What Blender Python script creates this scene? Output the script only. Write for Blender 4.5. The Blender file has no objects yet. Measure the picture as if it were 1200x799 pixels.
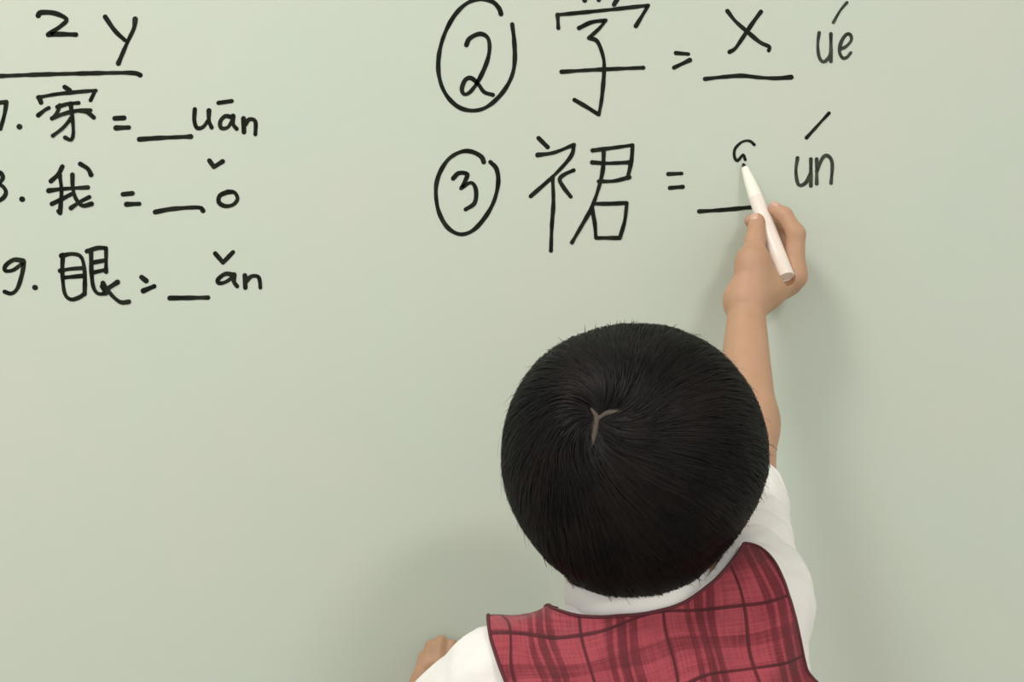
import bpy, bmesh, math
import numpy as np
from mathutils import Vector, Matrix

# ------------------------------------------------------------------ camera, world, lights
SC = bpy.context.scene
COL = SC.collection
F = 1950.0            # focal length in pixels of the 1200 px wide frame
D = 1.50              # camera to whiteboard
ZC = 1.12             # camera height
cd = bpy.data.cameras.new('camera'); cam = bpy.data.objects.new('camera', cd); COL.objects.link(cam)
cam.location = (0, -D, ZC); cam.rotation_euler = (math.radians(90), 0, 0)
cd.sensor_width = 36; cd.lens = 36 * F / 1200; cd.clip_start = 0.02
SC.camera = cam
SC.view_settings.view_transform = 'Standard'; SC.view_settings.look = 'None'
SC.view_settings.gamma = 1; SC.view_settings.use_curve_mapping = False
SC.view_settings.exposure = 0.07
w = bpy.data.worlds.new('world'); SC.world = w; w.use_nodes = True
w.node_tree.nodes['Background'].inputs[0].default_value = (1.0, 0.98, 0.94, 1)
w.node_tree.nodes['Background'].inputs[1].default_value = 0.80
def area(name, loc, rot, sx, sy, power, col=(1, .97, .92)):
    l = bpy.data.lights.new(name, 'AREA'); l.shape = 'RECTANGLE'; l.size = sx; l.size_y = sy
    l.energy = power; l.color = col
    o = bpy.data.objects.new(name, l); COL.objects.link(o); o.location = loc; o.rotation_euler = rot
    return o
LAMPS = [(-0.75, -1.05, 21.5), (1.15, -3.0, 42.0)]       # x, y, watts of the two ceiling panels
for lx, ly, lw in LAMPS:
    area('ceiling_lamp_light', (lx, ly, 2.655), (0, 0, 0), 0.56, 0.56, lw)

def P(px, py, d):
    """world point seen at a photo pixel, d metres in front of the whiteboard"""
    s = (D - d) / F
    return np.array([(px - 600) * s, -d, ZC - (py - 399.5) * s])

# ------------------------------------------------------------------ helpers
def mat(name, col, rough=.5, **kw):
    m = bpy.data.materials.new(name); m.use_nodes = True
    b = m.node_tree.nodes['Principled BSDF']
    b.inputs['Base Color'].default_value = (*col, 1); b.inputs['Roughness'].default_value = rough
    for k, v in kw.items():
        b.inputs[k.replace('_', ' ')].default_value = v
    return m
def nodes(m): return m.node_tree.nodes, m.node_tree.links, m.node_tree.nodes['Principled BSDF']
def noise_col(m, c1, c2, scale, detail=3, lo=.35, hi=.65, coord='Object'):
    n, l, b = nodes(m)
    tc = n.new('ShaderNodeTexCoord'); nz = n.new('ShaderNodeTexNoise'); nz.inputs['Scale'].default_value = scale
    nz.inputs['Detail'].default_value = detail
    r = n.new('ShaderNodeValToRGB'); r.color_ramp.elements[0].position = lo; r.color_ramp.elements[1].position = hi
    r.color_ramp.elements[0].color = (*c1, 1); r.color_ramp.elements[1].color = (*c2, 1)
    l.new(tc.outputs[coord], nz.inputs['Vector']); l.new(nz.outputs[0], r.inputs[0]); l.new(r.outputs[0], b.inputs['Base Color'])
    return r
def bump(m, scale, strength, dist=.001, detail=2):
    n, l, b = nodes(m)
    tc = n.new('ShaderNodeTexCoord'); nz = n.new('ShaderNodeTexNoise'); nz.inputs['Scale'].default_value = scale
    nz.inputs['Detail'].default_value = detail
    bp = n.new('ShaderNodeBump'); bp.inputs['Strength'].default_value = strength; bp.inputs['Distance'].default_value = dist
    l.new(tc.outputs['Object'], nz.inputs['Vector']); l.new(nz.outputs[0], bp.inputs['Height']); l.new(bp.outputs[0], b.inputs['Normal'])

def link(name, me, m, parent=None, smooth=True):
    o = bpy.data.objects.new(name, me); COL.objects.link(o)
    if m: me.materials.append(m)
    if smooth and len(me.polygons): me.polygons.foreach_set('use_smooth', np.ones(len(me.polygons), bool))
    if parent is not None:
        o.parent = parent; o.matrix_parent_inverse = parent_inv(parent)
    return o
def parent_inv(p):
    m = Matrix.Identity(4); q = p; chain = []
    while q is not None: chain.append(q); q = q.parent
    for q in reversed(chain): m = m @ (q.matrix_parent_inverse @ Matrix.Translation(q.location))
    return m.inverted()
def mesh_np(name, V, Fc):
    me = bpy.data.meshes.new(name); V = np.asarray(V, np.float32); Fc = np.asarray(Fc, np.int32)
    k = Fc.shape[1]
    me.vertices.add(len(V)); me.vertices.foreach_set('co', V.ravel())
    me.loops.add(Fc.size); me.loops.foreach_set('vertex_index', Fc.ravel())
    me.polygons.add(len(Fc)); me.polygons.foreach_set('loop_start', np.arange(0, Fc.size, k, dtype=np.int32))
    me.polygons.foreach_set('loop_total', np.full(len(Fc), k, np.int32))
    me.update(calc_edges=True); me.validate()
    return me
def bm_obj(name, bm, m, parent=None, smooth=False):
    me = bpy.data.meshes.new(name); bmesh.ops.recalc_face_normals(bm, faces=bm.faces); bm.to_mesh(me); bm.free()
    return link(name, me, m, parent, smooth)
def box(bm, lo, hi, bev=0):
    r = bmesh.ops.create_cube(bm, size=1); v = r['verts']
    for q in v:
        q.co = Vector([(lo[i] + hi[i]) / 2 + q.co[i] * (hi[i] - lo[i]) for i in range(3)])
    if bev:
        es = list({e for q in v for e in q.link_edges})
        bmesh.ops.bevel(bm, geom=es, offset=bev, segments=2, affect='EDGES')
def empty(name, loc, label=None, cat=None):
    o = bpy.data.objects.new(name, None); COL.objects.link(o); o.location = loc; o.empty_display_size = .05
    if label: o['label'] = label
    if cat: o['category'] = cat
    return o
def lathe(A, B, prof, n=32):
    """prof: list of (distance along A->B, radius); returns verts, quads"""
    A = np.array(A, float); B = np.array(B, float); ax = (B - A) / np.linalg.norm(B - A)
    u = np.cross(ax, [0, 0, 1.0]); u /= np.linalg.norm(u); v = np.cross(ax, u)
    a = np.arange(n) * 2 * np.pi / n; V = []
    for t, r in prof: V.append(A + ax * t + r * (np.cos(a)[:, None] * u + np.sin(a)[:, None] * v))
    V = np.concatenate(V); Q = []
    for i in range(len(prof) - 1):
        for j in range(n): Q.append((i*n+j, i*n+(j+1) % n, (i+1)*n+(j+1) % n, (i+1)*n+j))
    return V, Q
def tube_mesh(name, pts, r, closed=False, n=8):
    pts = np.asarray(pts, float); N = len(pts)
    tg = (np.roll(pts, -1, 0) - np.roll(pts, 1, 0)) if closed else np.gradient(pts, axis=0)
    tg /= np.linalg.norm(tg, axis=1)[:, None] + 1e-12
    ref = np.array([.13, .31, .94]); u = np.cross(tg, ref); u /= np.linalg.norm(u, axis=1)[:, None] + 1e-12
    v = np.cross(tg, u); a = np.arange(n) * 2 * np.pi / n
    V = (pts[:, None, :] + r * (np.cos(a)[None, :, None] * u[:, None, :] + np.sin(a)[None, :, None] * v[:, None, :])).reshape(-1, 3)
    Q = []
    for i in range(N if closed else N - 1):
        i2 = (i + 1) % N
        for j in range(n): Q.append((i*n+j, i*n+(j+1) % n, i2*n+(j+1) % n, i2*n+j))
    return mesh_np(name, V, Q)

# ---- signed distance fields and surface nets
class Field:
    def __init__(s, xs, ys, zs):
        s.x, s.y, s.z = [np.asarray(a, np.float32) for a in (xs, ys, zs)]
        s.V = np.full((len(xs), len(ys), len(zs)), .08, np.float32)
    def block(s, lo, hi):
        r = []
        for a, l, h in ((s.x, lo[0], hi[0]), (s.y, lo[1], hi[1]), (s.z, lo[2], hi[2])):
            i0 = max(np.searchsorted(a, l) - 1, 0); i1 = min(np.searchsorted(a, h) + 1, len(a)); r.append(slice(i0, i1))
        return tuple(r)
    def pts(s, b): return s.x[b[0]][:, None, None], s.y[b[1]][None, :, None], s.z[b[2]][None, None, :]
    def put(s, b, d, k, sub=False):
        if d.size == 0: return
        a = s.V[b]
        if sub:
            d = -d; h = np.maximum(k - np.abs(a - d), 0) / k; s.V[b] = np.maximum(a, d) + h*h*k*.25
        else:
            h = np.maximum(k - np.abs(a - d), 0) / k; s.V[b] = np.minimum(a, d) - h*h*k*.25
    def cone(s, A, B, ra, rb, k=.01, sub=False):
        A = np.array(A, np.float32); B = np.array(B, np.float32); m = max(ra, rb) + k + .022
        b = s.block(np.minimum(A, B) - m, np.maximum(A, B) + m); X, Y, Z = s.pts(b); ab = B - A; L = float(ab @ ab) + 1e-9
        t = np.clip(((X-A[0])*ab[0] + (Y-A[1])*ab[1] + (Z-A[2])*ab[2]) / L, 0, 1)
        d = np.sqrt((X-A[0]-t*ab[0])**2 + (Y-A[1]-t*ab[1])**2 + (Z-A[2]-t*ab[2])**2) - (ra + (rb-ra)*t)
        s.put(b, d, k, sub)
    def ell(s, C, R, M=None, k=.01, sub=False, inf=0):
        C = np.array(C, np.float32); M = np.eye(3) if M is None else np.array(M); R = np.array(R, np.float32) + inf
        m = float(max(R)) + k + .022; b = s.block(C - m, C + m); X, Y, Z = s.pts(b); X, Y, Z = X-C[0], Y-C[1], Z-C[2]
        k0 = 0; k1 = 0
        for i in range(3):
            q = X*M[i][0] + Y*M[i][1] + Z*M[i][2]; k0 = k0 + (q/R[i])**2; k1 = k1 + (q/R[i]**2)**2
        k0 = np.sqrt(k0); k1 = np.sqrt(k1) + 1e-6
        s.put(b, (k0*(k0-1)/k1).astype(np.float32), k, sub)
def nets(f):
    V = f.V; S = V < 0; nx, ny, nz = V.shape
    c = [S[a:nx-1+a, b:ny-1+b, e:nz-1+e] for a in (0, 1) for b in (0, 1) for e in (0, 1)]
    cnt = sum(q.astype(np.int8) for q in c); act = (cnt > 0) & (cnt < 8)
    idx = np.argwhere(act); N = len(idx); id3 = np.full(act.shape, -1, np.int32); id3[tuple(idx.T)] = np.arange(N)
    I, J, K = idx.T; offs = [(a, b, e) for a in (0, 1) for b in (0, 1) for e in (0, 1)]
    cv = {o: V[I+o[0], J+o[1], K+o[2]] for o in offs}
    cp = {o: np.stack([f.x[I+o[0]], f.y[J+o[1]], f.z[K+o[2]]], 1) for o in offs}
    acc = np.zeros((N, 3)); num = np.zeros(N)
    for o in offs:
        for ax in range(3):
            if o[ax]: continue
            p = list(o); p[ax] = 1; p = tuple(p); a, b = cv[o], cv[p]; m = (a < 0) != (b < 0)
            t = np.where(m, a / np.where(m, a - b, 1), 0); acc += np.where(m[:, None], cp[o] + (cp[p]-cp[o])*t[:, None], 0); num += m
    P_ = acc / num[:, None]; Q = []
    m = S[:-1, 1:-1, 1:-1] != S[1:, 1:-1, 1:-1]; i, j, k = np.argwhere(m).T; j = j+1; k = k+1
    q = np.stack([id3[i, j-1, k-1], id3[i, j, k-1], id3[i, j, k], id3[i, j-1, k]], 1); fl = ~S[i, j, k]; q[fl] = q[fl][:, ::-1]; Q.append(q)
    m = S[1:-1, :-1, 1:-1] != S[1:-1, 1:, 1:-1]; i, j, k = np.argwhere(m).T; i = i+1; k = k+1
    q = np.stack([id3[i-1, j, k-1], id3[i-1, j, k], id3[i, j, k], id3[i, j, k-1]], 1); fl = ~S[i, j, k]; q[fl] = q[fl][:, ::-1]; Q.append(q)
    m = S[1:-1, 1:-1, :-1] != S[1:-1, 1:-1, 1:]; i, j, k = np.argwhere(m).T; i = i+1; j = j+1
    q = np.stack([id3[i-1, j-1, k], id3[i, j-1, k], id3[i, j, k], id3[i-1, j, k]], 1); fl = ~S[i, j, k]; q[fl] = q[fl][:, ::-1]; Q.append(q)
    return P_, np.concatenate(Q)
def relax(V, Q, it=1, lam=.5):
    E = np.concatenate([Q[:, [0, 1]], Q[:, [1, 2]], Q[:, [2, 3]], Q[:, [3, 0]]]); n = len(V)
    for _ in range(it):
        acc = np.zeros_like(V); c = np.bincount(E[:, 0], minlength=n) + np.bincount(E[:, 1], minlength=n)
        for d in range(3): acc[:, d] = np.bincount(E[:, 0], V[E[:, 1], d], n) + np.bincount(E[:, 1], V[E[:, 0], d], n)
        V = V + lam * (acc / np.maximum(c, 1)[:, None] - V)
    return V
def clip(V, T, g):
    """keep g<0 of a triangle mesh, cutting along g=0; returns V, T"""
    s = g < 0; k = s[T].sum(1); out = [T[k == 3]]; V = list(V); new = {}
    def cut(a, b):
        key = (min(a, b), max(a, b))
        if key not in new:
            t = g[a] / (g[a] - g[b]); new[key] = len(V); V.append(V[a] + (V[b] - V[a]) * t)
        return new[key]
    ex = []
    for t in T[(k == 1) | (k == 2)]:
        t = [int(q) for q in t]
        while not (s[t[0]] and not s[t[2]]): t = t[1:] + t[:1]
        if s[t[1]]: x = cut(t[1], t[2]); y = cut(t[0], t[2]); ex += [(t[0], t[1], x), (t[0], x, y)]
        else: x = cut(t[0], t[1]); y = cut(t[0], t[2]); ex.append((t[0], x, y))
    if ex: out.append(np.array(ex))
    T = np.concatenate(out); V = np.array(V); u, inv = np.unique(T, return_inverse=True)
    return V[u], inv.reshape(-1, 3)
def tri(Q): return np.concatenate([Q[:, [0, 1, 2]], Q[:, [0, 2, 3]]])
def border_loops(T):
    E = np.concatenate([T[:, [0, 1]], T[:, [1, 2]], T[:, [2, 0]]]); S = {tuple(e) for e in E.tolist()}
    nx = {a: b for a, b in S if (b, a) not in S}; loops = []
    while nx:
        a, b = next(iter(nx.items())); L = [a]; del nx[a]
        while b in nx: L.append(b); c = nx.pop(b); b = c
        loops.append(L)
    return loops
def wob(p, f, seed=0.0):
    x, y, z = p[..., 0]*f, p[..., 1]*f, p[..., 2]*f
    return (np.sin(x + 1.7*np.sin(y*.9 + seed) + seed) * np.sin(z*1.1 + 1.3*np.sin(x*.7 + 2*seed)) + .5*np.sin(2.1*y + 1.9*z + 1.2*np.sin(2.3*x + seed))) / 1.5
def vn(v): v = np.array(v, float); return v / np.linalg.norm(v)

# ------------------------------------------------------------------ materials
M = {}
M['board'] = mat('whiteboard enamel', (.55, .60, .495), .42, Specular_IOR_Level=.3)
noise_col(M['board'], (.588, .636, .548), (.560, .644, .552), 5.5, 4, .35, .65)
M['ink'] = mat('dry marker ink', (.012, .016, .010), .65, Specular_IOR_Level=.08); noise_col(M['ink'], (.006, .008, .005), (.022, .027, .018), 60, 4, .35, .75)
M['ink_faint'] = mat('thin dry marker ink', (.05, .06, .045), .65, Specular_IOR_Level=.08); noise_col(M['ink_faint'], (.018, .023, .016), (.085, .10, .078), 90, 4, .3, .75)
M['alu'] = mat('brushed aluminium', (.62, .63, .64), .35, Metallic=.9)
M['wall'] = mat('painted plaster', (.62, .60, .54), .85); bump(M['wall'], 90, .2)
M['floor'] = mat('vinyl floor', (.42, .39, .34), .45); noise_col(M['floor'], (.38, .35, .30), (.46, .43, .38), 12)
M['ceil'] = mat('ceiling paint', (.78, .78, .75), .9); bump(M['ceil'], 60, .2)
M['skin'] = mat('skin', (.56, .33, .21), .55, Subsurface_Weight=.12, Subsurface_Scale=.01)
M['skin'].node_tree.nodes['Principled BSDF'].inputs['Subsurface Radius'].default_value = (1, .4, .2)
noise_col(M['skin'], (.47, .285, .165), (.54, .315, .205), 38, 3, .3, .7)
M['nail'] = mat('fingernail', (.68, .42, .33), .3)
M['lips'] = mat('lips', (.48, .18, .15), .45)
M['eye'] = mat('eyeball', (.8, .79, .76), .2)
M['iris'] = mat('dark iris', (.03, .015, .01), .15)
M['hair'] = mat('black hair', (.008, .006, .005), .55, Specular_IOR_Level=.16); noise_col(M['hair'], (.0035, .003, .003), (.012, .008, .0065), 30, 3, .4, .7)
M['scalp'] = mat('scalp', (.085, .067, .050), .85)
M['under'] = mat('hair undercoat', (.006, .004, .004), .8, Specular_IOR_Level=.1)
M['white'] = mat('white cotton', (.84, .82, .79), .85, Sheen_Weight=.1); bump(M['white'], 900, .25, .0004)
M['navy'] = mat('navy cotton', (.02, .025, .06), .85); bump(M['navy'], 700, .3, .0005)
M['shoe'] = mat('black shoe leather', (.015, .014, .014), .35)
M['piping'] = mat('dark maroon binding', (.10, .018, .026), .8)
M['barrel'] = mat('white marker plastic', (.88, .79, .71), .35)
M['nose'] = mat('pale marker grip', (.93, .92, .82), .35)
M['nib'] = mat('black felt nib', (.01, .01, .01), .8)
M['diff'] = mat('lit diffuser', (.9, .9, .88), .5)
b_ = M['diff'].node_tree.nodes['Principled BSDF']; b_.inputs['Emission Color'].default_value = (1, .97, .92, 1); b_.inputs['Emission Strength'].default_value = 2.0
# plaid
def plaid():
    m = mat('red plaid cloth', (.4, .05, .06), .9, Sheen_Weight=.12)
    n, l, b = nodes(m)
    uv = n.new('ShaderNodeUVMap'); uv.uv_map = 'cloth'; sp = n.new('ShaderNodeSeparateXYZ')
    l.new(uv.outputs[0], sp.inputs[0])
    def stripes(sock, stops):
        mul = n.new('ShaderNodeMath'); mul.operation = 'FRACT'; l.new(sock, mul.inputs[0])
        r = n.new('ShaderNodeValToRGB'); r.color_ramp.interpolation = 'LINEAR'; cr = r.color_ramp
        while len(cr.elements) > 1: cr.elements.remove(cr.elements[-1])
        cr.elements[0].position = stops[0][0]; cr.elements[0].color = (*[stops[0][1]]*3, 1)
        for p, v in stops[1:]:
            e = cr.elements.new(p); e.color = (v, v, v, 1)
        l.new(mul.outputs[0], r.inputs[0]); return r.outputs[0]
    sx = stripes(sp.outputs[0], [(0, .15), (.03, .15), (.05, .95), (.28, .9), (.30, .5), (.36, .45), (.38, .85), (.41, .9), (.43, .4), (.52, .35), (.54, .8), (.56, .8), (.58, .45), (.66, .5), (.68, .95), (.97, .9)])
    sy = stripes(sp.outputs[1], [(0, .12), (.035, .12), (.06, .9), (.40, .9), (.43, .62), (.60, .6), (.63, .9), (.98, .9)])
    mx = n.new('ShaderNodeMath'); mx.operation = 'MULTIPLY'
    for i, s in enumerate((sx, sy)):
        pass
    st = []
    for sc in ((42, 1.2, 1), (1.2, 42, 1)):
        mp = n.new('ShaderNodeMapping'); mp.inputs['Scale'].default_value = sc; l.new(uv.outputs[0], mp.inputs[0])
        q = n.new('ShaderNodeTexNoise'); q.inputs['Scale'].default_value = 1.0; q.inputs['Detail'].default_value = 3; l.new(mp.outputs[0], q.inputs[0])
        a = n.new('ShaderNodeMath'); a.operation = 'MULTIPLY_ADD'; a.inputs[1].default_value = 1.1; a.inputs[2].default_value = .42; l.new(q.outputs[0], a.inputs[0]); st.append(a)
    m1 = n.new('ShaderNodeMath'); m1.operation = 'MULTIPLY'; l.new(sx, m1.inputs[0]); l.new(st[0].outputs[0], m1.inputs[1])
    m2 = n.new('ShaderNodeMath'); m2.operation = 'MULTIPLY'; l.new(sy, m2.inputs[0]); l.new(st[1].outputs[0], m2.inputs[1])
    l.new(m1.outputs[0], mx.inputs[0]); l.new(m2.outputs[0], mx.inputs[1])
    r = n.new('ShaderNodeValToRGB'); r.color_ramp.elements[0].color = (.06, .006, .010, 1); r.color_ramp.elements[1].color = (.37, .056, .076, 1)
    e = r.color_ramp.elements.new(.40); e.color = (.17, .018, .028, 1); r.color_ramp.elements[2].position = .86
    nz = n.new('ShaderNodeTexNoise'); nz.inputs['Scale'].default_value = 55; tc = n.new('ShaderNodeTexCoord'); l.new(tc.outputs['Object'], nz.inputs[0])
    ad = n.new('ShaderNodeMath'); ad.operation = 'MULTIPLY_ADD'; ad.inputs[1].default_value = .35; l.new(nz.outputs[0], ad.inputs[0])
    sb = n.new('ShaderNodeMath'); sb.operation = 'SUBTRACT'; sb.inputs[1].default_value = .175; l.new(mx.outputs[0], sb.inputs[0]); l.new(sb.outputs[0], ad.inputs[2])
    l.new(ad.outputs[0], r.inputs[0]); l.new(r.outputs[0], b.inputs['Base Color'])
    wv = n.new('ShaderNodeTexNoise'); wv.inputs['Scale'].default_value = 650; l.new(tc.outputs['Object'], wv.inputs[0])
    bp = n.new('ShaderNodeBump'); bp.inputs['Strength'].default_value = .35; bp.inputs['Distance'].default_value = .0006
    l.new(wv.outputs[0], bp.inputs['Height']); l.new(bp.outputs[0], b.inputs['Normal'])
    return m
M['plaid'] = plaid()

# ------------------------------------------------------------------ the room
def struct(name, lo, hi, m):
    bm = bmesh.new(); box(bm, lo, hi); o = bm_obj(name, bm, m); o['kind'] = 'structure'; return o
struct('wall_back', (-2.6, .016, 0), (2.6, .14, 2.7), M['wall'])
struct('floor', (-2.6, -3.9, -.1), (2.6, .14, 0), M['floor'])
struct('ceiling', (-2.6, -3.9, 2.7), (2.6, .14, 2.8), M['ceil'])
struct('baseboard_back', (-2.6, .002, 0), (2.6, .0159, .09), M['ceil'])
for i, (lx, ly, lw) in enumerate(LAMPS):
    t = empty('ceiling_light', (lx, ly, 2.7), ['square ceiling light panel nearer the whiteboard', 'square ceiling light panel above the middle of the room'][i], 'ceiling light')
    t['group'] = 'ceiling light panels'
    bm = bmesh.new()
    for a in (((-.32, -.32), (.32, -.29)), ((-.32, .29), (.32, .32)), ((-.32, -.29), (-.29, .29)), ((.29, -.29), (.32, .29))):
        box(bm, (lx+a[0][0], ly+a[0][1], 2.665), (lx+a[1][0], ly+a[1][1], 2.6999))
    bm_obj('frame', bm, M['alu'], t)
    bm = bmesh.new(); box(bm, (lx-.288, ly-.288, 2.672), (lx+.288, ly+.288, 2.69)); bm_obj('diffuser', bm, M['diff'], t)

# ------------------------------------------------------------------ whiteboard
BX0, BX1, BZ0, BZ1 = -1.15, 1.25, .70, 1.92
wb = empty('whiteboard', ((BX0+BX1)/2, 0, BZ0), 'large pale whiteboard covered in black handwritten Chinese characters and letters', 'whiteboard')
bm = bmesh.new(); box(bm, (BX0, 0, BZ0), (BX1, .0158, BZ1)); bm_obj('panel', bm, M['board'], wb)
for lo, hi in (((BX0-.02, -.008, BZ0-.02), (BX1+.02, .0158, BZ0)), ((BX0-.02, -.008, BZ1), (BX1+.02, .0158, BZ1+.02)),
               ((BX0-.02, -.008, BZ0), (BX0, .0158, BZ1)), ((BX1, -.008, BZ0), (BX1+.02, .0158, BZ1))):
    bm = bmesh.new(); box(bm, lo, hi, .002); bm_obj('frame_rail', bm, M['alu'], wb)
bm = bmesh.new(); box(bm, (-.5, -.06, BZ0-.028), (.75, -.0085, BZ0-.022)); box(bm, (-.5, -.062, BZ0-.028), (.75, -.059, BZ0-.012))
bm_obj('pen_tray', bm, M['alu'], wb)

def smooth_line(pts):
    out = []; seg = []; pts = [np.array(p, float) for p in pts]; runs = [[pts[0]]]
    for a, b in zip(pts, pts[1:]):
        if np.allclose(a, b): runs.append([b])
        else: runs[-1].append(b)
    for r in runs:
        if len(r) < 2: continue
        q = [2*r[0]-r[1]] + r + [2*r[-1]-r[-2]]
        for i in range(1, len(q)-2):
            n = max(3, int(np.linalg.norm(q[i+1]-q[i]) / 2.5))
            for t in np.arange(n) / n:
                out.append(.5*((2*q[i]) + (q[i+1]-q[i-1])*t + (2*q[i-1]-5*q[i]+4*q[i+1]-q[i+2])*t*t + (3*q[i]-q[i-1]-3*q[i+1]+q[i+2])*t**3))
        out.append(r[-1])
    return np.array(out)
inkz = [0]
def glyph(name, crop, strokes, wpx=4.6, m='ink', label=None):
    ox, oy, s = crop; V = []; T = []
    for si, st in enumerate(strokes):
        pts = np.array([[ox + x/s, oy + y/s] for x, y in st]); L = smooth_line(pts) if len(pts) > 1 else np.array([pts[0], pts[0] + [.6, .3]])
        seglen = np.r_[0, np.cumsum(np.linalg.norm(np.diff(L, axis=0), axis=1))]
        r = wpx/2 * (1 + .10*np.sin(seglen*.11 + si*1.7 + ox) + .06*np.sin(seglen*.33 + si))
        r *= 1 + .16*np.exp(-seglen/4) + .12*np.exp(-(seglen[-1]-seglen)/4)
        tg = np.gradient(L, axis=0); tg /= np.linalg.norm(tg, axis=1)[:, None] + 1e-9; nr = np.stack([-tg[:, 1], tg[:, 0]], 1)
        A = L + nr*r[:, None]; B = L - nr*r[:, None]; b0 = len(V); y = .00035 + .00003*si
        for a, c in zip(A, B): V += [P(*a, y), P(*c, y)]
        for i in range(len(L)-1):
            q = b0 + 2*i; T += [(q, q+1, q+3), (q, q+3, q+2)]
        for c, rr in ((L[0], r[0]), (L[-1], r[-1])) + tuple((L[i], r[i]) for i in range(1, len(L)-1) if tg[i] @ tg[i-1] < .93):
            b1 = len(V); y += .000004; V.append(P(*c, y)); K = 12
            for k in range(K): V.append(P(c[0]+rr*math.cos(k*6.2832/K), c[1]+rr*math.sin(k*6.2832/K), y))
            T += [(b1, b1+1+k, b1+1+(k+1) % K) for k in range(K)]
    V = np.array(V); T = np.array(T); e1_ = V[T[:, 1]]-V[T[:, 0]]; e2_ = V[T[:, 2]]-V[T[:, 0]]
    ny = e1_[:, 2]*e2_[:, 0] - e1_[:, 0]*e2_[:, 2]; T[ny > 0] = T[ny > 0][:, ::-1]
    me = mesh_np(name, V, T); o = link(name, me, M[m], wb, smooth=False)
    if label: o['label'] = label
    return o
A1 = (0, 0, 3.75); A2 = (0, 170, 3.75); A3 = (490, 0, 4.138); A4 = (490, 140, 4.138); A5 = (770, 0, 4.8); A6 = (770, 110, 3.196)
# heading and left column
glyph('written_letter', A1, [[(168, 68), (180, 55), (240, 58), (292, 84), (270, 112), (212, 152), (212, 152), (262, 150), (333, 152)]], 5.6, label='black handwritten letter z')
glyph('written_letter', A1, [[(462, 74), (505, 135), (548, 176)], [(594, 84), (588, 125), (560, 185), (520, 278)]], 5, label='black handwritten letter y')
glyph('ruled_line', A1, [[(-300, 345), (0, 334), (220, 326), (500, 320), (590, 321), (616, 330)]], 5, label='long black line under the heading letters')
glyph('written_numeral', A1, [[(-40, 455), (28, 448), (28, 448), (20, 500), (2, 566)]], 5, label='black handwritten 7')
glyph('full_stop', A1, [[(84, 556)]], 5.2)
glyph('written_character', A1, [[(284, 382), (305, 396)], [(172, 428), (180, 450)], [(168, 428), (260, 412), (412, 398), (416, 402), (398, 440)],
      [(214, 474), (196, 484), (168, 506)], [(350, 486), (382, 492), (412, 516)],
      [(252, 470), (300, 456), (345, 452)], [(262, 462), (252, 492), (232, 518)], [(228, 520), (280, 500), (340, 486), (398, 484)], [(310, 456), (318, 520), (322, 585), (312, 614), (286, 604)],
      [(312, 520), (276, 562), (232, 596)]], 4.6, label='black handwritten character for wear')
glyph('equals_sign', A1, [[(504, 520), (545, 518)], [(510, 562), (566, 560)]], 5)
glyph('blank_line', A1, [[(612, 612), (700, 606), (838, 600)]], 5.2)
glyph('written_letter', A1, [[(856, 480), (854, 530), (866, 562), (892, 558), (914, 530)], [(918, 486), (918, 530), (930, 560)]], 4.6, label='black handwritten letter u')
glyph('written_letter', A1, [[(1020, 516), (990, 510), (968, 534), (972, 562), (1000, 560), (1022, 528)], [(1024, 510), (1024, 545), (1040, 566)]], 4.6, label='black handwritten letter a')
glyph('tone_mark', A1, [[(960, 452), (1018, 444)]], 4.4, label='flat tone mark over the letter a')
glyph('written_letter', A1, [[(1070, 520), (1072, 580)], [(1074, 548), (1096, 524), (1122, 534), (1122, 590)]], 5, label='black handwritten letter n')
glyph('written_numeral', A2, [[(-52, 150), (-30, 118), (2, 122), (12, 145), (-10, 172), (-50, 200), (-50, 235), (-20, 248), (14, 232), (26, 205), (8, 178), (-30, 168), (-52, 150)]], 5, label='black handwritten 8')
glyph('full_stop', A2, [[(96, 237)]], 5.2)
glyph('written_character', A2, [[(274, 94), (256, 128), (224, 158)], [(214, 200), (280, 192), (386, 186)], [(262, 132), (270, 200), (264, 298)], [(264, 298), (256, 290)],
      [(228, 258), (262, 242), (312, 216)], [(318, 130), (320, 190), (334, 236), (362, 266), (402, 258)], [(392, 228), (350, 250), (312, 276)], [(352, 82), (386, 104), (400, 130)]], 4.8, label='black handwritten character for me')
glyph('equals_sign', A2, [[(540, 216), (582, 212)], [(556, 260), (612, 258)]], 4.8)
glyph('blank_line', A2, [[(682, 294), (760, 280), (872, 274), (892, 288)]], 5.2)
glyph('written_letter', A2, [[(1000, 206), (966, 222), (962, 252), (990, 268), (1024, 262), (1044, 236), (1030, 208), (1000, 206)]], 5, label='black handwritten letter o')
glyph('tone_mark', A2, [[(920, 68), (940, 96), (940, 96), (978, 72)]], 4.8, label='dipping tone mark over the letter o')
glyph('written_numeral', A2, [[(102, 508), (60, 504), (24, 530), (24, 552), (60, 548), (106, 512), (106, 512), (96, 570), (76, 630), (50, 652), (20, 644)]], 5, label='black handwritten 9')
glyph('full_stop', A2, [[(153, 625)]], 5)
glyph('written_character', A2, [[(276, 482), (274, 560), (284, 650), (312, 678), (350, 668), (372, 652)], [(270, 486), (320, 478), (358, 494), (372, 560), (372, 655)],
      [(264, 552), (310, 544), (366, 540)], [(280, 582), (366, 574)],
      [(382, 466), (428, 452), (466, 452), (466, 452), (466, 556)], [(406, 516), (462, 506)], [(408, 560), (462, 548)], [(400, 470), (402, 560), (410, 622), (430, 652), (466, 652), (466, 652), (448, 620)],
      [(516, 602), (470, 632)], [(452, 606), (490, 658), (530, 690), (566, 688)]], 4.8, label='black handwritten character for eye')
glyph('equals_sign', A2, [[(622, 580), (642, 596)], [(630, 640), (678, 620)]], 5)
glyph('blank_line', A2, [[(746, 672), (914, 670)]], 5.2)
glyph('tone_mark', A2, [[(946, 476), (980, 516), (980, 516), (1024, 470)]], 4.8, label='dipping tone mark over the letter a')
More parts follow.
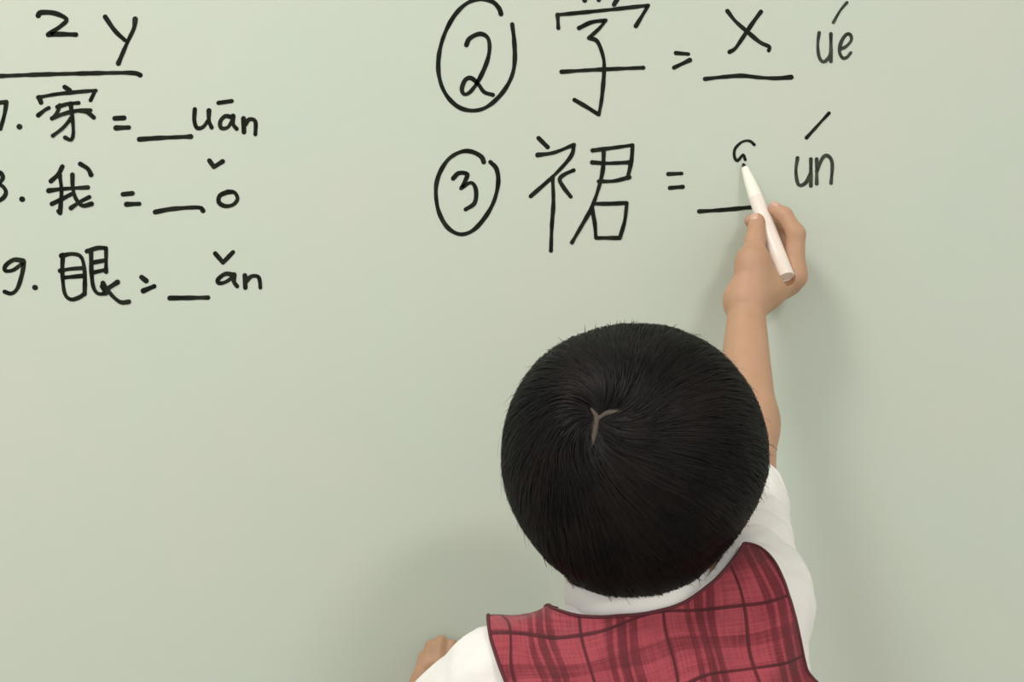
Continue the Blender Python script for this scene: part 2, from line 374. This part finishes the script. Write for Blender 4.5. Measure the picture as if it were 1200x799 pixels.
glyph('written_letter', A2, [[(1028, 570), (990, 566), (958, 590), (962, 606), (990, 602), (1026, 578)], [(1028, 570), (1028, 600), (1042, 620)]], 4.8, label='black handwritten letter a')
glyph('written_letter', A2, [[(1076, 572), (1078, 626)], [(1080, 598), (1106, 576), (1134, 578), (1142, 600), (1144, 626)]], 4.8, label='black handwritten letter n')
# second column, item two
glyph('drawn_circle', A3, [[(402, 68), (392, 40), (360, 8), (305, -4), (240, 14), (180, 70), (130, 160), (102, 260), (100, 360), (130, 450), (190, 515), (260, 536), (330, 520), (400, 460), (450, 380), (468, 300), (466, 200), (456, 118)]], 5, label='circle drawn around the handwritten 2')
glyph('written_numeral', A3, [[(234, 218), (250, 186), (300, 164), (338, 184), (346, 240), (330, 310), (290, 395), (250, 448), (222, 456), (212, 430), (228, 388), (256, 378), (290, 406), (320, 446), (362, 460)]], 5, label='looped black handwritten 2')
glyph('written_character', A3, [[(800, -16), (808, 2)], [(966, -6), (950, 22)], [(676, 72), (680, 136)], [(676, 72), (900, 50), (1116, 26), (1116, 26), (1090, 70), (1056, 126)],
      [(780, 136), (840, 108), (910, 98), (910, 98), (880, 136), (828, 184), (828, 184), (868, 200), (896, 270), (902, 340), (890, 480), (876, 556), (876, 556), (820, 520), (758, 484)],
      [(696, 348), (860, 338), (1092, 328)], [(870, -20), (876, 0)]], 4.6, label='black handwritten character for word')
glyph('equals_sign', A5, [[(106, 298), (176, 304)], [(96, 380), (184, 338)]], 4.6)
glyph('written_letter', A5, [[(396, 62), (440, 118), (510, 180), (580, 238), (630, 262), (628, 284)], [(584, 66), (540, 126), (480, 215), (440, 272), (408, 292)]], 4.8, label='large black handwritten letter x')
glyph('blank_line', A5, [[(270, 444), (380, 432), (480, 426), (580, 436), (670, 440), (754, 434)]], 4.8, label='wavy answer line under the letter x')
glyph('written_letter', A5, [[(912, 184), (904, 250), (912, 320), (936, 348), (968, 322), (980, 280)], [(978, 190), (978, 345)]], 3.9, 'ink_faint', 'thin grey handwritten letter u')
glyph('written_letter', A5, [[(1030, 276), (1062, 262), (1092, 228), (1088, 196), (1064, 194), (1036, 236), (1026, 290), (1044, 326), (1068, 322), (1090, 296)]], 4.0, 'ink_faint', 'thin grey handwritten letter e')
glyph('tone_mark', A5, [[(1068, 14), (1030, 60), (992, 126)]], 3.4, 'ink_faint', 'thin rising tone mark over the letter e')
# item three
glyph('drawn_circle', A4, [[(318, 206), (306, 180), (260, 156), (210, 156), (150, 190), (104, 260), (86, 340), (98, 440), (140, 520), (200, 556), (262, 540), (320, 480), (366, 400), (388, 310), (380, 240), (350, 206)]], 5, label='circle drawn around the handwritten 3')
glyph('written_numeral', A4, [[(170, 286), (196, 260), (234, 262), (236, 280), (208, 334), (208, 334), (256, 306), (280, 340), (274, 404), (230, 436)]], 4.8, label='black handwritten 3')
glyph('written_character', A4, [[(584, 90), (628, 134)], [(580, 172), (660, 160), (756, 122), (756, 122), (740, 180), (660, 270), (546, 372)], [(652, 280), (656, 400), (648, 520), (644, 636)], [(754, 246), (710, 266), (686, 290), (706, 330), (740, 374)],
      [(846, 150), (940, 138), (1040, 124), (1040, 124), (1034, 200), (1016, 284)], [(844, 208), (920, 212), (1022, 208)], [(876, 300), (950, 298), (1024, 280)], [(900, 156), (896, 240), (876, 330), (840, 430), (790, 520), (746, 596)],
      [(842, 430), (856, 500), (862, 574), (862, 574), (978, 574), (978, 574), (1002, 490), (1012, 404), (1012, 404), (930, 408), (848, 408)]], 4.6, label='black handwritten character for skirt')
glyph('equals_sign', A6, [[(42, 300), (92, 298)], [(48, 352), (96, 348)]], 4.6)
glyph('blank_line', A6, [[(158, 440), (250, 434), (400, 420)]], 4.8, label='answer line running behind the hand')
glyph('written_letter', A6, [[(364, 190), (346, 176), (318, 180), (292, 206), (290, 236), (302, 250), (322, 228), (330, 246)]], 3.4, label='unfinished small curve at the marker tip')
glyph('written_letter', A6, [[(526, 240), (520, 290), (530, 340), (556, 334), (574, 300)], [(576, 244), (576, 344)]], 4.1, 'ink_faint', 'thin grey handwritten letter u beside the marker')
glyph('written_letter', A6, [[(598, 244), (598, 336)], [(598, 290), (620, 240), (640, 232), (656, 260), (652, 334)]], 4.1, 'ink_faint', 'thin grey handwritten letter n')
glyph('tone_mark', A6, [[(644, 72), (600, 120), (560, 164)]], 3.8, label='rising tone mark over the letter u')

# ------------------------------------------------------------------ marker in the hand
TIP = P(871, 192, .0012); END = P(921, 325, .064)
mk = empty('marker_pen', TIP, 'white board marker held in the raised right hand, nib on the whiteboard', 'marker')
V, Q = lathe(TIP, END, [(0, .0001), (0, .0012), (.004, .0022), (.009, .0026), (.009, .0001)], 16); link('nib', mesh_np('nib', V, Q), M['nib'], mk)
V, Q = lathe(TIP, END, [(.005, .0001), (.005, .0033), (.012, .0042), (.022, .0053), (.032, .0060), (.0395, .0064), (.0395, .0001)], 32); link('tapered_nose', mesh_np('nose', V, Q), M['nose'], mk)
LM = float(np.linalg.norm(END-TIP))
V, Q = lathe(TIP, END, [(.0395, .0001), (.0395, .0062), (.0402, .0065), (.06, .0070), (LM*.75, .0075), (LM-.0006, .0078), (LM, .0074), (LM, .0060), (LM-.0006, .0057), (LM-.0006, .0001)], 40)
o = link('barrel', mesh_np('barrel', V, Q), M['barrel'], mk, smooth=True)
for o in mk.children: 
    md = o.modifiers.new('edges', 'EDGE_SPLIT'); md.split_angle = math.radians(45)

# ------------------------------------------------------------------ the pupil
person = empty('person', (0.13, -.37, 0), 'black haired child in red plaid vest and white shirt reaching up to write on whiteboard', 'person')
ROLL = math.radians(13)
U = np.array([-math.sin(ROLL), .10, math.cos(ROLL)]); U = vn(U)
R_ = vn(np.array([math.cos(ROLL), 0, math.sin(ROLL)])); W_ = vn(np.cross(U, R_))     # W_ points to the board
TM = [R_, W_, U]
T0 = P(752, 722, .348)
def tp(u, v, wd=0): return T0 + R_*u + U*v + W_*wd
HC = P(743, 544, .352)                                         # head centre
yaw, pitch = math.radians(-5), math.radians(24)
HF = np.array([-math.sin(yaw)*math.cos(pitch), math.cos(yaw)*math.cos(pitch), math.sin(pitch)])
HR = np.array([math.cos(yaw), math.sin(yaw), 0]); HU = np.cross(HR, HF)
HM = [HR, HF, HU]
def hp(x, y, z): return HC + HR*x + HF*y + HU*z

shR, elR, wrR = tp(.070, -.006, .0), P(872, 572, .17), P(875, 352, .072)
shL, elL, wrL = tp(-.110, -.021, .0), P(418, 930, .25), P(506, 854, .050)
hipC = T0 + U*-.24; hipC = np.array([hipC[0]+.012, -.40, hipC[2]-.04])

def torso(f, inf=0, k=.03, only_top=False):
    f.ell(tp(0, -.115, -.004), (.090, .062, .125), TM, k, inf=inf)
    f.ell(tp(0, -.055, -.012), (.096, .050, .055), TM, k, inf=inf)
    f.cone(tp(0, -.034, -.004), tp(0, .040, -.002), .038+inf*1.35, .034+inf*1.2, .02)
    f.cone(tp(.02, -.020, -.004), tp(.074, -.014, 0), .036+inf, .031+inf, k)
    f.cone(tp(-.025, -.025, -.004), tp(-.094, -.030, 0), .040+inf, .032+inf, k)
    f.ell(tp(0, -.225, 0), (.083, .062, .10), TM, k, inf=inf)
    f.ell(hipC, (.092, .072, .075), None, k, inf=inf)
kneeR = np.array([hipC[0]+.055, -.385, .30]); kneeL = np.array([hipC[0]-.055, -.395, .30])
ankR = np.array([hipC[0]+.060, -.40, .065]); ankL = np.array([hipC[0]-.060, -.41, .065])

def axis_grid(lo, hi, fine, h, hf):
    a = [lo]
    while a[-1] < hi:
        st = hf if any(l <= a[-1] < e for l, e in fine) else h
        a.append(a[-1] + st)
    return a
# finger joints of the right hand
def hand_right(f):
    k = .006; w0 = wrR
    idx = [P(930, 323, .050), P(933, 274, .047), P(919, 252, .038), P(907, 245, .033)]
    mid = [P(924, 330, .036), P(926, 286, .022), P(902, 262, .014), P(880, 259, .022)]
    rng = [P(914, 335, .024), P(918, 300, .0115), P(896, 285, .0085), P(880, 287, .019)]
    pky = [P(904, 338, .018), P(906, 316, .0095), P(890, 304, .008), P(878, 306, .016)]
    thb = [P(880, 338, .072), P(882, 308, .066), P(885, 281, .052), P(887, 259, .041)]
    for q, r in ((idx, (.0098, .0080, .0070, .0060)), (mid, (.0095, .0078, .0068, .0060)), (rng, (.009, .0075, .0064, .0056)), (pky, (.0082, .0068, .0058, .0052)), (thb, (.0125, .0110, .0086, .0072))):
        for a, b, ra, rb in zip(q, q[1:], r, r[1:]): f.cone(a, b, ra, rb, .0035)
    g = .5*(idx[0]+pky[0])
    for e, r in ((idx[0], .0105), (mid[0], .0105), (rng[0], .0105), (pky[0], .0098), (thb[1], .012)):
        f.cone(w0, e, .0138, r, .010)
    f.cone(thb[1], .45*idx[0]+.55*wrR, .0105, .0125, .012)
    f.cone(w0 + np.array([0, .006, 0]), g + np.array([-.008, 0, .004]), .014, .013, .012)
    # keep the marker's channel free
    f.cone(TIP + (END-TIP)*.3, END, .0064, .0078, .001, sub=True)
    return thb, idx
def hand_left(f):
    base = wrL; tips = [(497, 769, .0085), (505, 756, .0085), (517, 751, .0085), (530, 756, .0085)]; mc = [(493, 804, .014), (501, 800, .014), (512, 799, .014), (523, 803, .013)]
    for t, m_ in zip(tips, mc):
        a, b = P(*m_), P(*t); c = .5*(a+b) - np.array([0, .005, 0])
        f.cone(a, c, .0072, .0066, .003); f.cone(c, b, .0066, .0055, .003); f.cone(base, a, .014, .0095, .010)
    f.cone(P(513, 842, .032), P(535, 816, .018), .011, .009, .008); f.cone(P(535, 816, .018), P(547, 796, .0095), .0085, .0065, .004)

hx = (P(845, 0, .05)[0], P(955, 0, .05)[0])
xs = axis_grid(-.20, .34, [(-.105, -.02), (hx[0], hx[1])], .0042, .0016)
ys = axis_grid(-.56, .01, [(-.11, .01)], .0042, .0016)
zs = axis_grid(-.01, 1.28, [(ZC-.315, ZC-.25), (ZC+.0, ZC+.145), (ZC-.17, ZC-.03)], .0046, .0018)
body = Field(xs, ys, zs)
torso(body, -.006)
body.cone(T0 + U*-.01, HC + HU*-.03 + HF*-.012, .038, .036, .03)
# head
body.ell(hp(0, -.001, .004), (.0765, .0845, .0780), HM, .02)
body.ell(hp(0, .040, -.028), (.052, .043, .058), HM, .03)
body.ell(hp(0, .058, -.068), (.026, .022, .018), HM, .025)
body.ell(hp(0, .072, .018), (.045, .016, .022), HM, .02)
for s in (-1, 1):
    body.ell(hp(.030*s, .083, -.006), (.016, .010, .011), HM, .008, sub=True)
    body.ell(hp(.030*s, .062, -.034), (.018, .016, .018), HM, .02)
    body.ell(hp(.0745*s, -.006, -.012), (.006, .013, .021), HM, .006)
body.cone(hp(0, .082, .000), hp(0, .0945, -.024), .0045, .0075, .006)
for s in (-1, 1): body.cone(hp(.008*s, .088, -.026), hp(.008*s, .087, -.027), .0052, .0052, .004)
body.cone(hp(-.010, .0805, -.046), hp(.010, .0805, -.046), .0050, .0050, .006)
# arms and legs
body.cone(shR, elR, .031, .0255, .02); 
midf = elR + (wrR-elR)*.33
body.cone(elR, midf, .0250, .0262, .008); body.cone(midf, wrR, .0265, .0148, .012)
body.cone(shL, elL, .030, .024, .02); body.cone(elL, wrL, .024, .0155, .012)
thb, idx = hand_right(body)
hand_left(body)
for h_, kn, an in ((hipC + [.045, 0, -.03], kneeR, ankR), (hipC + [-.045, 0, -.03], kneeL, ankL)):
    body.cone(h_, kn, .056, .036, .02); body.cone(kn, kn*.62+an*.38 - [0, .008, 0], .036, .036, .01); body.cone(kn*.62+an*.38 - [0, .008, 0], an, .036, .021, .01)
    body.cone(an - [0, .012, .025], an + [0, .085, -.042], .022, .016, .012)
V, Q = nets(body); V = relax(V, Q, 2, .45)
body_ob = link('body', mesh_np('body', V, Q), M['skin'], person)
body_ob['label'] = 'child body with tan skin, right arm raised'

# small face parts and nails
def blob(name, C, R, Mx, m, parent=person, seg=16):
    bm = bmesh.new(); bmesh.ops.create_uvsphere(bm, u_segments=seg, v_segments=seg//2, radius=1)
    for v in bm.verts:
        c = np.array(v.co); v.co = Vector(np.array(C) + sum(Mx[i]*c[i]*R[i] for i in range(3)))
    return bm_obj(name, bm, m, parent, True)
for s in (-1, 1):
    e = blob('eye', hp(.030*s, .0745, -.006), (.0105, .0085, .0062), HM, M['eye']); blob('iris', hp(.030*s, .0812, -.006), (.0048, .002, .0048), HM, M['iris'], e)
    blob('eyebrow', hp(.031*s, .0850, .013), (.014, .003, .002), HM, M['under'])
blob('lips', hp(0, .0845, -.0462), (.0135, .0034, .0045), HM, M['lips'])
def nail(a, b, out, r):
    ax = vn(b-a); o_ = vn(out - ax*(out @ ax)); sd = np.cross(ax, o_)
    blob('fingernail', b - ax*.0005 + o_*r*.82, (.0042, .0052, .0016), [sd, ax, o_], M['nail'], body_ob)
nail(thb[2], thb[3], np.array([-.5, -.85, .1]), .0072); nail(idx[2], idx[3], np.array([.2, -.6, .9]), .006)

# ------------------------------------------------------------------ shirt
def cloth_field(lo, hi, h=.0027): return Field(*[np.arange(lo[i], hi[i], h) for i in range(3)])
f = cloth_field((-.17, -.56, ZC-.50), (.33, -.10, ZC-.03))
shLe = shL + (elL-shL)*.86
def arms(f, inf):
    f.cone(shR, elR, .0315+inf, .027+inf, .03)
    f.cone(shL, shLe, .031+inf, .031+inf, .025)
torso(f, .004, .03); arms(f, .004)
X = np.stack(np.broadcast_arrays(*f.pts((slice(None),)*3)), -1)
f.V += (.0016*wob(X, 60, 1.0) + .0010*wob(X, 130, 2.0)).astype(np.float32)
axR = vn(elR-shR); sR = (X-shR) @ axR
side = (X - shR) @ vn(np.cross(axR, [1, .2, .3]))
amp = .0050*np.clip((sR+.01)/.03, 0, 1)
f.V += (.80*amp*(np.sin(sR*150 + 1.6*np.sin(side*48) + 1.1*np.sin(sR*61+2) + 12*X[..., 0])*(.5+.5*np.sin(side*42+1+sR*30)) - .8)).astype(np.float32)
V, Q = nets(f); V = relax(V, Q, 1, .4); T = tri(Q)
aL = vn(elL-shL); aR = vn(elR-shR); LR = np.linalg.norm(elR-shR)
g = (V-shR) @ aR - (LR - .021 + .004*wob(V, 70)); g = np.where((V-shR) @ aR > .03, g, -.02)
V, T = clip(V, T, g)
g = (V-shL) @ aL - .118; g = np.where(V[:, 0] < shL[0]+.02, g, -.02); V, T = clip(V, T, g)
V, T = clip(V, T, (ZC-.475) - V[:, 2])
NB = vn(HC + HU*-.03 - T0)                                        # neck axis
CN = vn(U - W_*.18)                                               # collar axis, the back of the collar sits lower
def neck_cut(V, h0):
    q = V - tp(.003, 0, -.002); a = q @ CN; rr = np.linalg.norm(q - a[:, None]*CN, axis=1); return a - h0 - 1.0*np.clip(rr-.0485, 0, 1) + .45*np.clip(q @ W_ + .012, 0, .06)
g = neck_cut(V, .020); V, T = clip(V, T, g)
shirt = link('shirt', mesh_np('shirt', V, T), M['white'], person); shirt['label'] = 'white short sleeved shirt'
sd = shirt.modifiers.new('thickness', 'SOLIDIFY'); sd.thickness = .0014; sd.offset = -1
for L in border_loops(T):
    if len(L) > 60 and V[L].mean(0)[2] > ZC-.40 and np.linalg.norm(V[L].mean(0)-T0) > .05:
        Lp = V[L]; 
        for _ in range(4): Lp = (np.roll(Lp, 1, 0)+Lp+np.roll(Lp, -1, 0))/3
        link('sleeve_hem', tube_mesh('sleeve_hem', Lp, .0016, True, 6), M['white'], shirt)
# collar : two layer band round the neck, leaning with it
def collar():
    n = 72; c0 = tp(.002, 0, -.004); NB = CN; e1 = vn(R_ - NB*(R_ @ NB)); e2 = np.cross(NB, e1)
    prof = [(-.016, .0530, .0525), (-.004, .0525, .0520), (.010, .0500, .0495), (.016, .0478, .0475), (.0172, .0468, .0465), (.0160, .0455, .0452), (.008, .0460, .0458), (-.014, .0480, .0480)]
    V = []; a = np.arange(n)*2*np.pi/n
    for h, ra, rb in prof:
        for t in a:
            hh = h + .012 + .010*abs(math.cos(t))**2*(h > -.010) + .0012*math.sin(3*t+1)
            V.append(c0 + NB*hh + e1*ra*math.cos(t) + e2*rb*math.sin(t))
    Q = []; m_ = len(prof)
    for i in range(m_):
        for j in range(n): Q.append((i*n+j, i*n+(j+1) % n, ((i+1) % m_)*n+(j+1) % n, ((i+1) % m_)*n+j))
    return link('collar', mesh_np('collar', V, Q), M['white'], shirt)
collar()

# ------------------------------------------------------------------ plaid vest
f = cloth_field((-.17, -.56, ZC-.50), (.33, -.20, ZC-.08), .0025)
torso(f, .0095, .03); arms(f, .0095)
X = np.stack(np.broadcast_arrays(*f.pts((slice(None),)*3)), -1)
u = (X-T0) @ R_; v = (X-T0) @ U
f.V += (.0020*wob(X, 42, .4) + .0011*wob(X, 95, 2.2) - .0005 - .0050*np.clip(((X-T0) @ W_)/.03, 0, 1)).astype(np.float32)
dg = (u*.75 - v*.66)                                              # pull folds fanning from the raised shoulder
f.V += (.0034*np.clip((u-.0)/.05, 0, 1)*np.clip((.02-v)/.03, 0, 1)*(np.sin(dg*150 + 2*np.sin(v*35)) - 1)*.8).astype(np.float32)
V, Q = nets(f); V = relax(V, Q, 1, .4); T = tri(Q)
def uvw(V): q = V-T0; return q @ R_, q @ U, q @ W_
u, v, _ = uvw(V)
armR = .0935 + .030*np.clip((-.055-v)/.04, 0, 1)**1.3
armL = .104 - .008*np.clip(1-np.abs(v+.04)/.05, 0, 1) + .030*np.clip((-.075-v)/.04, 0, 1)**1.3
gv = v - .034; ga = u - armR; h_ = .012                     # rounded corner where shoulder seam meets armhole
gr = h_*np.logaddexp(ga/h_, np.where(u > .035, gv, -.05)/h_) - .003
V, T = clip(V, T, np.where(v > -.12, np.maximum(gr, -u-armL), -.03))
for sh_, el_ in ((shR, elR), (shL, elL)):                   # nothing of the vest runs out along the arms
    ax_ = vn(el_-sh_); q = V-sh_; a_ = q @ ax_; rd = np.linalg.norm(q-a_[:, None]*ax_, axis=1)
    q2 = V-tp(0, -.05, 0); core = np.hypot(q2 @ R_/.098, q2 @ W_/.075)
    V, T = clip(V, T, np.where((rd < .06) & (core > 1.0) & (a_ > .02), np.minimum(a_-.025, core-1.02), -.03))
g = neck_cut(V, .009); V, T = clip(V, T, g)
V, T = clip(V, T, (ZC-.47) - V[:, 2])
me = mesh_np('vest', V, T)
vest = link('vest', me, M['plaid'], person); vest['label'] = 'red plaid sleeveless vest with dark checks'
u, v, w2 = uvw(V)
# cloth coordinates: distance up the back carried over the shoulder
vv = v - np.clip(w2+.045, 0, .06)*np.clip((v+.06)/.06, 0, 1)*.25
uvd = np.stack([(u*1.02 + .006*wob(V, 30, 3) + .25*vv*vv*np.sign(u))/.054 + .82, (vv + .007*wob(V, 28, 5) + .05*u)/.046 + .91], 1)
lay = me.uv_layers.new(name='cloth'); li = np.empty(len(me.loops), np.int32); me.loops.foreach_get('vertex_index', li)
lay.data.foreach_set('uv', uvd[li].astype(np.float32).ravel())
sd = vest.modifiers.new('thickness', 'SOLIDIFY'); sd.thickness = .0018; sd.offset = -1
for L in border_loops(T):
    if len(L) > 60:
        Lp = V[L]
        for _ in range(4): Lp = (np.roll(Lp, 1, 0)+Lp+np.roll(Lp, -1, 0))/3
        p_ = link('edge_binding', tube_mesh('edge_binding', Lp, .0013, True, 6), M['piping'], vest); p_['label'] = 'dark maroon edge binding'

# ------------------------------------------------------------------ trousers and shoes (below the frame)
f = cloth_field((hipC[0]-.17, -.52, .05), (hipC[0]+.17, -.29, ZC-.44), .005)
f.ell(hipC, (.097, .077, .085), None, .02)
for h_, kn, an in ((hipC + [.048, 0, -.03], kneeR, ankR), (hipC + [-.048, 0, -.03], kneeL, ankL)):
    f.cone(h_, kn, .062, .047, .015); f.cone(kn, an, .047, .042, .01)
V, Q = nets(f); T = tri(Q); V, T = clip(V, T, .085 - V[:, 2]); V, T = clip(V, T, V[:, 2] - (hipC[2]+.03))
o = link('trousers', mesh_np('trousers', V, T), M['navy'], person); o['label'] = 'navy trousers'
o.modifiers.new('thickness', 'SOLIDIFY').thickness = .002
for an in (ankR, ankL):
    f = cloth_field((an[0]-.05, an[1]-.07, -.003), (an[0]+.05, an[1]+.14, .10), .003)
    f.cone([an[0], an[1]-.014, .036], [an[0], an[1]+.088, .026], .034, .027, .01); f.cone([an[0], an[1]-.005, .03], [an[0], an[1]-.005, .070], .031, .029, .02)
    zz = f.pts((slice(None),)*3)[2]; f.V = np.maximum(f.V, .001 - zz).astype(np.float32)
    V, Q = nets(f); link('shoe', mesh_np('shoe', V, Q), M['shoe'], person)

# ------------------------------------------------------------------ hair
rng = np.random.default_rng(7)
WH = vn([-.31, -.84, .40])                                          # whorl direction in the world
H3 = np.array(HM)
def R_out(dr):
    """outer hair radius along world directions dr (N,3)"""
    q = dr @ H3.T; lo = np.full(len(dr), .05); hi = np.full(len(dr), .14)
    for _ in range(22):
        r = .5*(lo+hi); x, y, z = (q*r[:, None]).T; wx = dr*r[:, None]
        tz = np.clip(-(wx[:, 2])/.095, -1, 1)
        a = .0918*(1 - .21*np.clip(tz, 0, 1)**1.5 - .10*np.clip(tz, 0, 1)*np.clip(wx[:, 0]/.05, 0, 1)); pz = 2.15 - .15*np.tanh(tz*3); F_ = (np.abs(x)/a)**pz + (np.abs(y)/.101)**2.1 + (np.abs(z)/.0945)**pz
        m_ = F_ > 1; hi = np.where(m_, r, hi); lo = np.where(m_, lo, r)
    ang = np.arccos(np.clip(dr @ WH, -1, 1))
    R = .5*(lo+hi) * (1 - .030*np.exp(-(ang/.30)**2))
    return R * (1 + .013*wob(dr, 3.2, 1.3) + .004*wob(dr, 8, .3))
e1 = vn(np.cross([0, 0, 1.0], WH)); e2 = np.cross(WH, e1)          # e1 to the right, e2 up
def dirs(th, ph): return (np.cos(th)[..., None]*WH + np.sin(th)[..., None]*(np.cos(ph)[..., None]*e1 + np.sin(ph)[..., None]*e2))
AZ = np.radians([0, 25, 55, 72, 88, 112, 180]); ZL = np.array([.34, .30, .12, -.15, -.46, -.68, -.775])
def bearing(dr):
    q = dr @ H3.T; az = np.abs(np.arctan2(q[..., 0], q[..., 1])); return q[..., 2] - np.interp(az, AZ, ZL)
NPH = 720; phs = np.arange(NPH)*2*np.pi/NPH; ths = np.linspace(0, 2.75, 400)
G = bearing(dirs(ths[None, :].repeat(NPH, 0), phs[:, None].repeat(400, 1)))
thm = np.array([ths[np.argmax(gg < 0)] if (gg < 0).any() else ths[-1] for gg in G])
for _ in range(6): thm = (np.roll(thm, 1)+thm+np.roll(thm, -1))/3
def thmax(ph): return np.interp(np.mod(ph, 2*np.pi), np.r_[phs, 2*np.pi], np.r_[thm, thm[0]])
# parting lines, as points on the tangent plane at the whorl (radians right, up)
def from_px(px, py):
    q = P(px, py, .352) - HC; x, z = q[0]/.094, q[2]/.094; d_ = np.array([x, -math.sqrt(max(0, 1-x*x-z*z)), z]); d_ = vn(d_)
    return np.array([d_ @ e1, d_ @ e2])
PART = [[from_px(*p) for p in pl] for pl in ([(684, 516), (688, 498), (690, 480), (684, 470)], [(691, 482), (704, 474), (722, 476), (738, 486), (752, 494)])]
PW = [.052, .055]
def part_dist(dr):
    xy = np.stack([dr @ e1, dr @ e2], -1); best = np.full(len(xy), 9.0)
    for pl, pw in zip(PART, PW):
        for a, b in zip(pl, pl[1:]):
            ab = b-a; t = np.clip(((xy-a) @ ab)/(ab @ ab), 0, 1); d_ = np.linalg.norm(xy-a-t[:, None]*ab, axis=1)/pw; best = np.minimum(best, d_)
    return np.where(dr @ WH > 0, best, 9.0)
# undercoat cap
nt = 90; base = []
tt = np.linspace(.0, 1, nt)
for i in range(nt):
    th = tt[i]*(thm-.03); base.append(dirs(th, phs[:]))
Dr = np.concatenate(base); Rb = R_out(Dr)*(.955 + .004*wob(Dr, 14, 2)); pd = part_dist(Dr)
Rb = Rb - .0035*np.exp(-(pd/1.6)**2)
V = HC + Dr*Rb[:, None]; Q = []
ii, jj = np.meshgrid(np.arange(nt-1), np.arange(NPH), indexing='ij'); ii = ii.ravel(); jj = jj.ravel(); j2 = (jj+1) % NPH
Q = np.stack([ii*NPH+jj, (ii+1)*NPH+jj, (ii+1)*NPH+j2, ii*NPH+j2], 1)
cap = link('hair', mesh_np('hair', V, Q), M['under'], person); cap['label'] = 'short thick black hair with a crown whorl'
sd = cap.modifiers.new('thickness', 'SOLIDIFY'); sd.thickness = .010; sd.offset = 0
sd.offset = -1
# scalp strip showing in the parting
def strip(pl, pw):
    L = smooth_line([p*600 for p in pl])/600; tg = np.gradient(L, axis=0); tg /= np.linalg.norm(tg, axis=1)[:, None]; nr = np.stack([-tg[:, 1], tg[:, 0]], 1)
    taper = np.sin(np.linspace(.25, np.pi-.1, len(L)))**.6*(.75 + .3*np.sin(np.arange(len(L))*1.9) + .2*np.sin(np.arange(len(L))*4.3))
    V = []; 
    for s in (-1, -.4, .4, 1):
        xy = L + nr*(pw*.55*s*taper)[:, None]; z = np.sqrt(1-(xy**2).sum(1)); dr = xy[:, :1]*e1 + xy[:, 1:]*e2 + z[:, None]*WH
        V.append(HC + dr*(R_out(dr)*(.9585 - (.006 if abs(s) == 1 else 0)) - .0030)[:, None])
    n = len(L); V = np.concatenate(V); Q = [(r*n+i, (r+1)*n+i, (r+1)*n+i+1, r*n+i+1) for r in range(3) for i in range(n-1)]
    return V, np.array(Q)
VV = []; QQ = []; b0 = 0
for pl, pw in zip(PART, PW):
    a, q = strip(pl, pw); VV.append(a); QQ.append(q+b0); b0 += len(a)
o = link('scalp_parting', mesh_np('scalp_parting', np.concatenate(VV), np.concatenate(QQ)), M['scalp'], cap); o['label'] = 'pale scalp showing at the whorl'
# strands
N = 46000; S = 9
dr = rng.normal(size=(N*4, 3)); dr[:N//8] = WH*1.0 + .16*dr[:N//8]; dr /= np.linalg.norm(dr, axis=1)[:, None]
th0 = np.arccos(np.clip(dr @ WH, -1, 1)); ph0 = np.arctan2(dr @ e2, dr @ e1)
keep = (th0 < thmax(ph0)-.05) & (part_dist(dr) > .4) & (dr[:, 1] < .75)
th0, ph0 = th0[keep][:N], ph0[keep][:N]; N = len(th0)
Ln = rng.uniform(.35, .85, N); t = np.linspace(0, 1, S)[None, :]
swirl = .9*np.exp(-th0/.45) + .10*rng.normal(size=N) + .12*wob(dirs(th0, ph0), 9, 4)
ph = ph0[:, None] + swirl[:, None]*t*Ln[:, None]/np.maximum(np.sin(np.clip(th0[:, None]+.5*t*Ln[:, None], .15, 2.9)), .3)*.8
end = np.minimum(th0+Ln, thmax(ph[:, -1]) + rng.normal(size=N)*.030)
th = th0[:, None] + (end-th0)[:, None]*t
Dd = dirs(th, ph); Ro = R_out(Dd.reshape(-1, 3)).reshape(N, S); lay = rng.uniform(.965, 1.0, N)[:, None]
clump = .007*wob(dirs(th0, ph0), 16, .7)[:, None]
r0 = np.where(th0 < .35, .953, .940)[:, None]; rad = Ro*(r0 + (lay-r0+clump)*np.clip(t*3.0, 0, 1)) ; fly = (rng.random(N) < .02)[:, None]
rad = rad + fly*rng.uniform(.001, .006, N)[:, None]*t**2 + .0004*rng.normal(size=(N, S))*t
pdd = part_dist(Dd.reshape(-1, 3)).reshape(N, S); rad = rad - .0030*np.exp(-(pdd/1.6)**2)
# strands crossing the parting are combed under it
Pp = HC + Dd*rad[..., None]
tg = np.gradient(Pp, axis=1); tg /= np.linalg.norm(tg, axis=2)[..., None]+1e-12
sdv = np.cross(tg, Dd); sdv /= np.linalg.norm(sdv, axis=2)[..., None]+1e-12
tilt = rng.uniform(-.3, .3, N)[:, None, None]; sdv = sdv + Dd*tilt
wd = rng.uniform(.00014, .00032, N)[:, None]*np.array([1, 1, 1, 1, 1, .95, .8, .5, .12])[None, :]
cross = (pdd.min(1) < .8); ok = ~cross | (rng.random(N) < .8)
Pp, sdv, wd = Pp[ok], sdv[ok], wd[ok]; N = len(Pp)
V = np.stack([Pp - sdv*wd[..., None], Pp + sdv*wd[..., None]], 2).reshape(-1, 3)
b0 = (np.arange(N)*S*2)[:, None] + (np.arange(S-1)*2)[None, :]; b0 = b0.ravel()
Q = np.stack([b0, b0+1, b0+3, b0+2], 1)
hs = link('hair_strands', mesh_np('hair_strands', V, Q), M['hair'], cap); hs['kind'] = 'stuff'
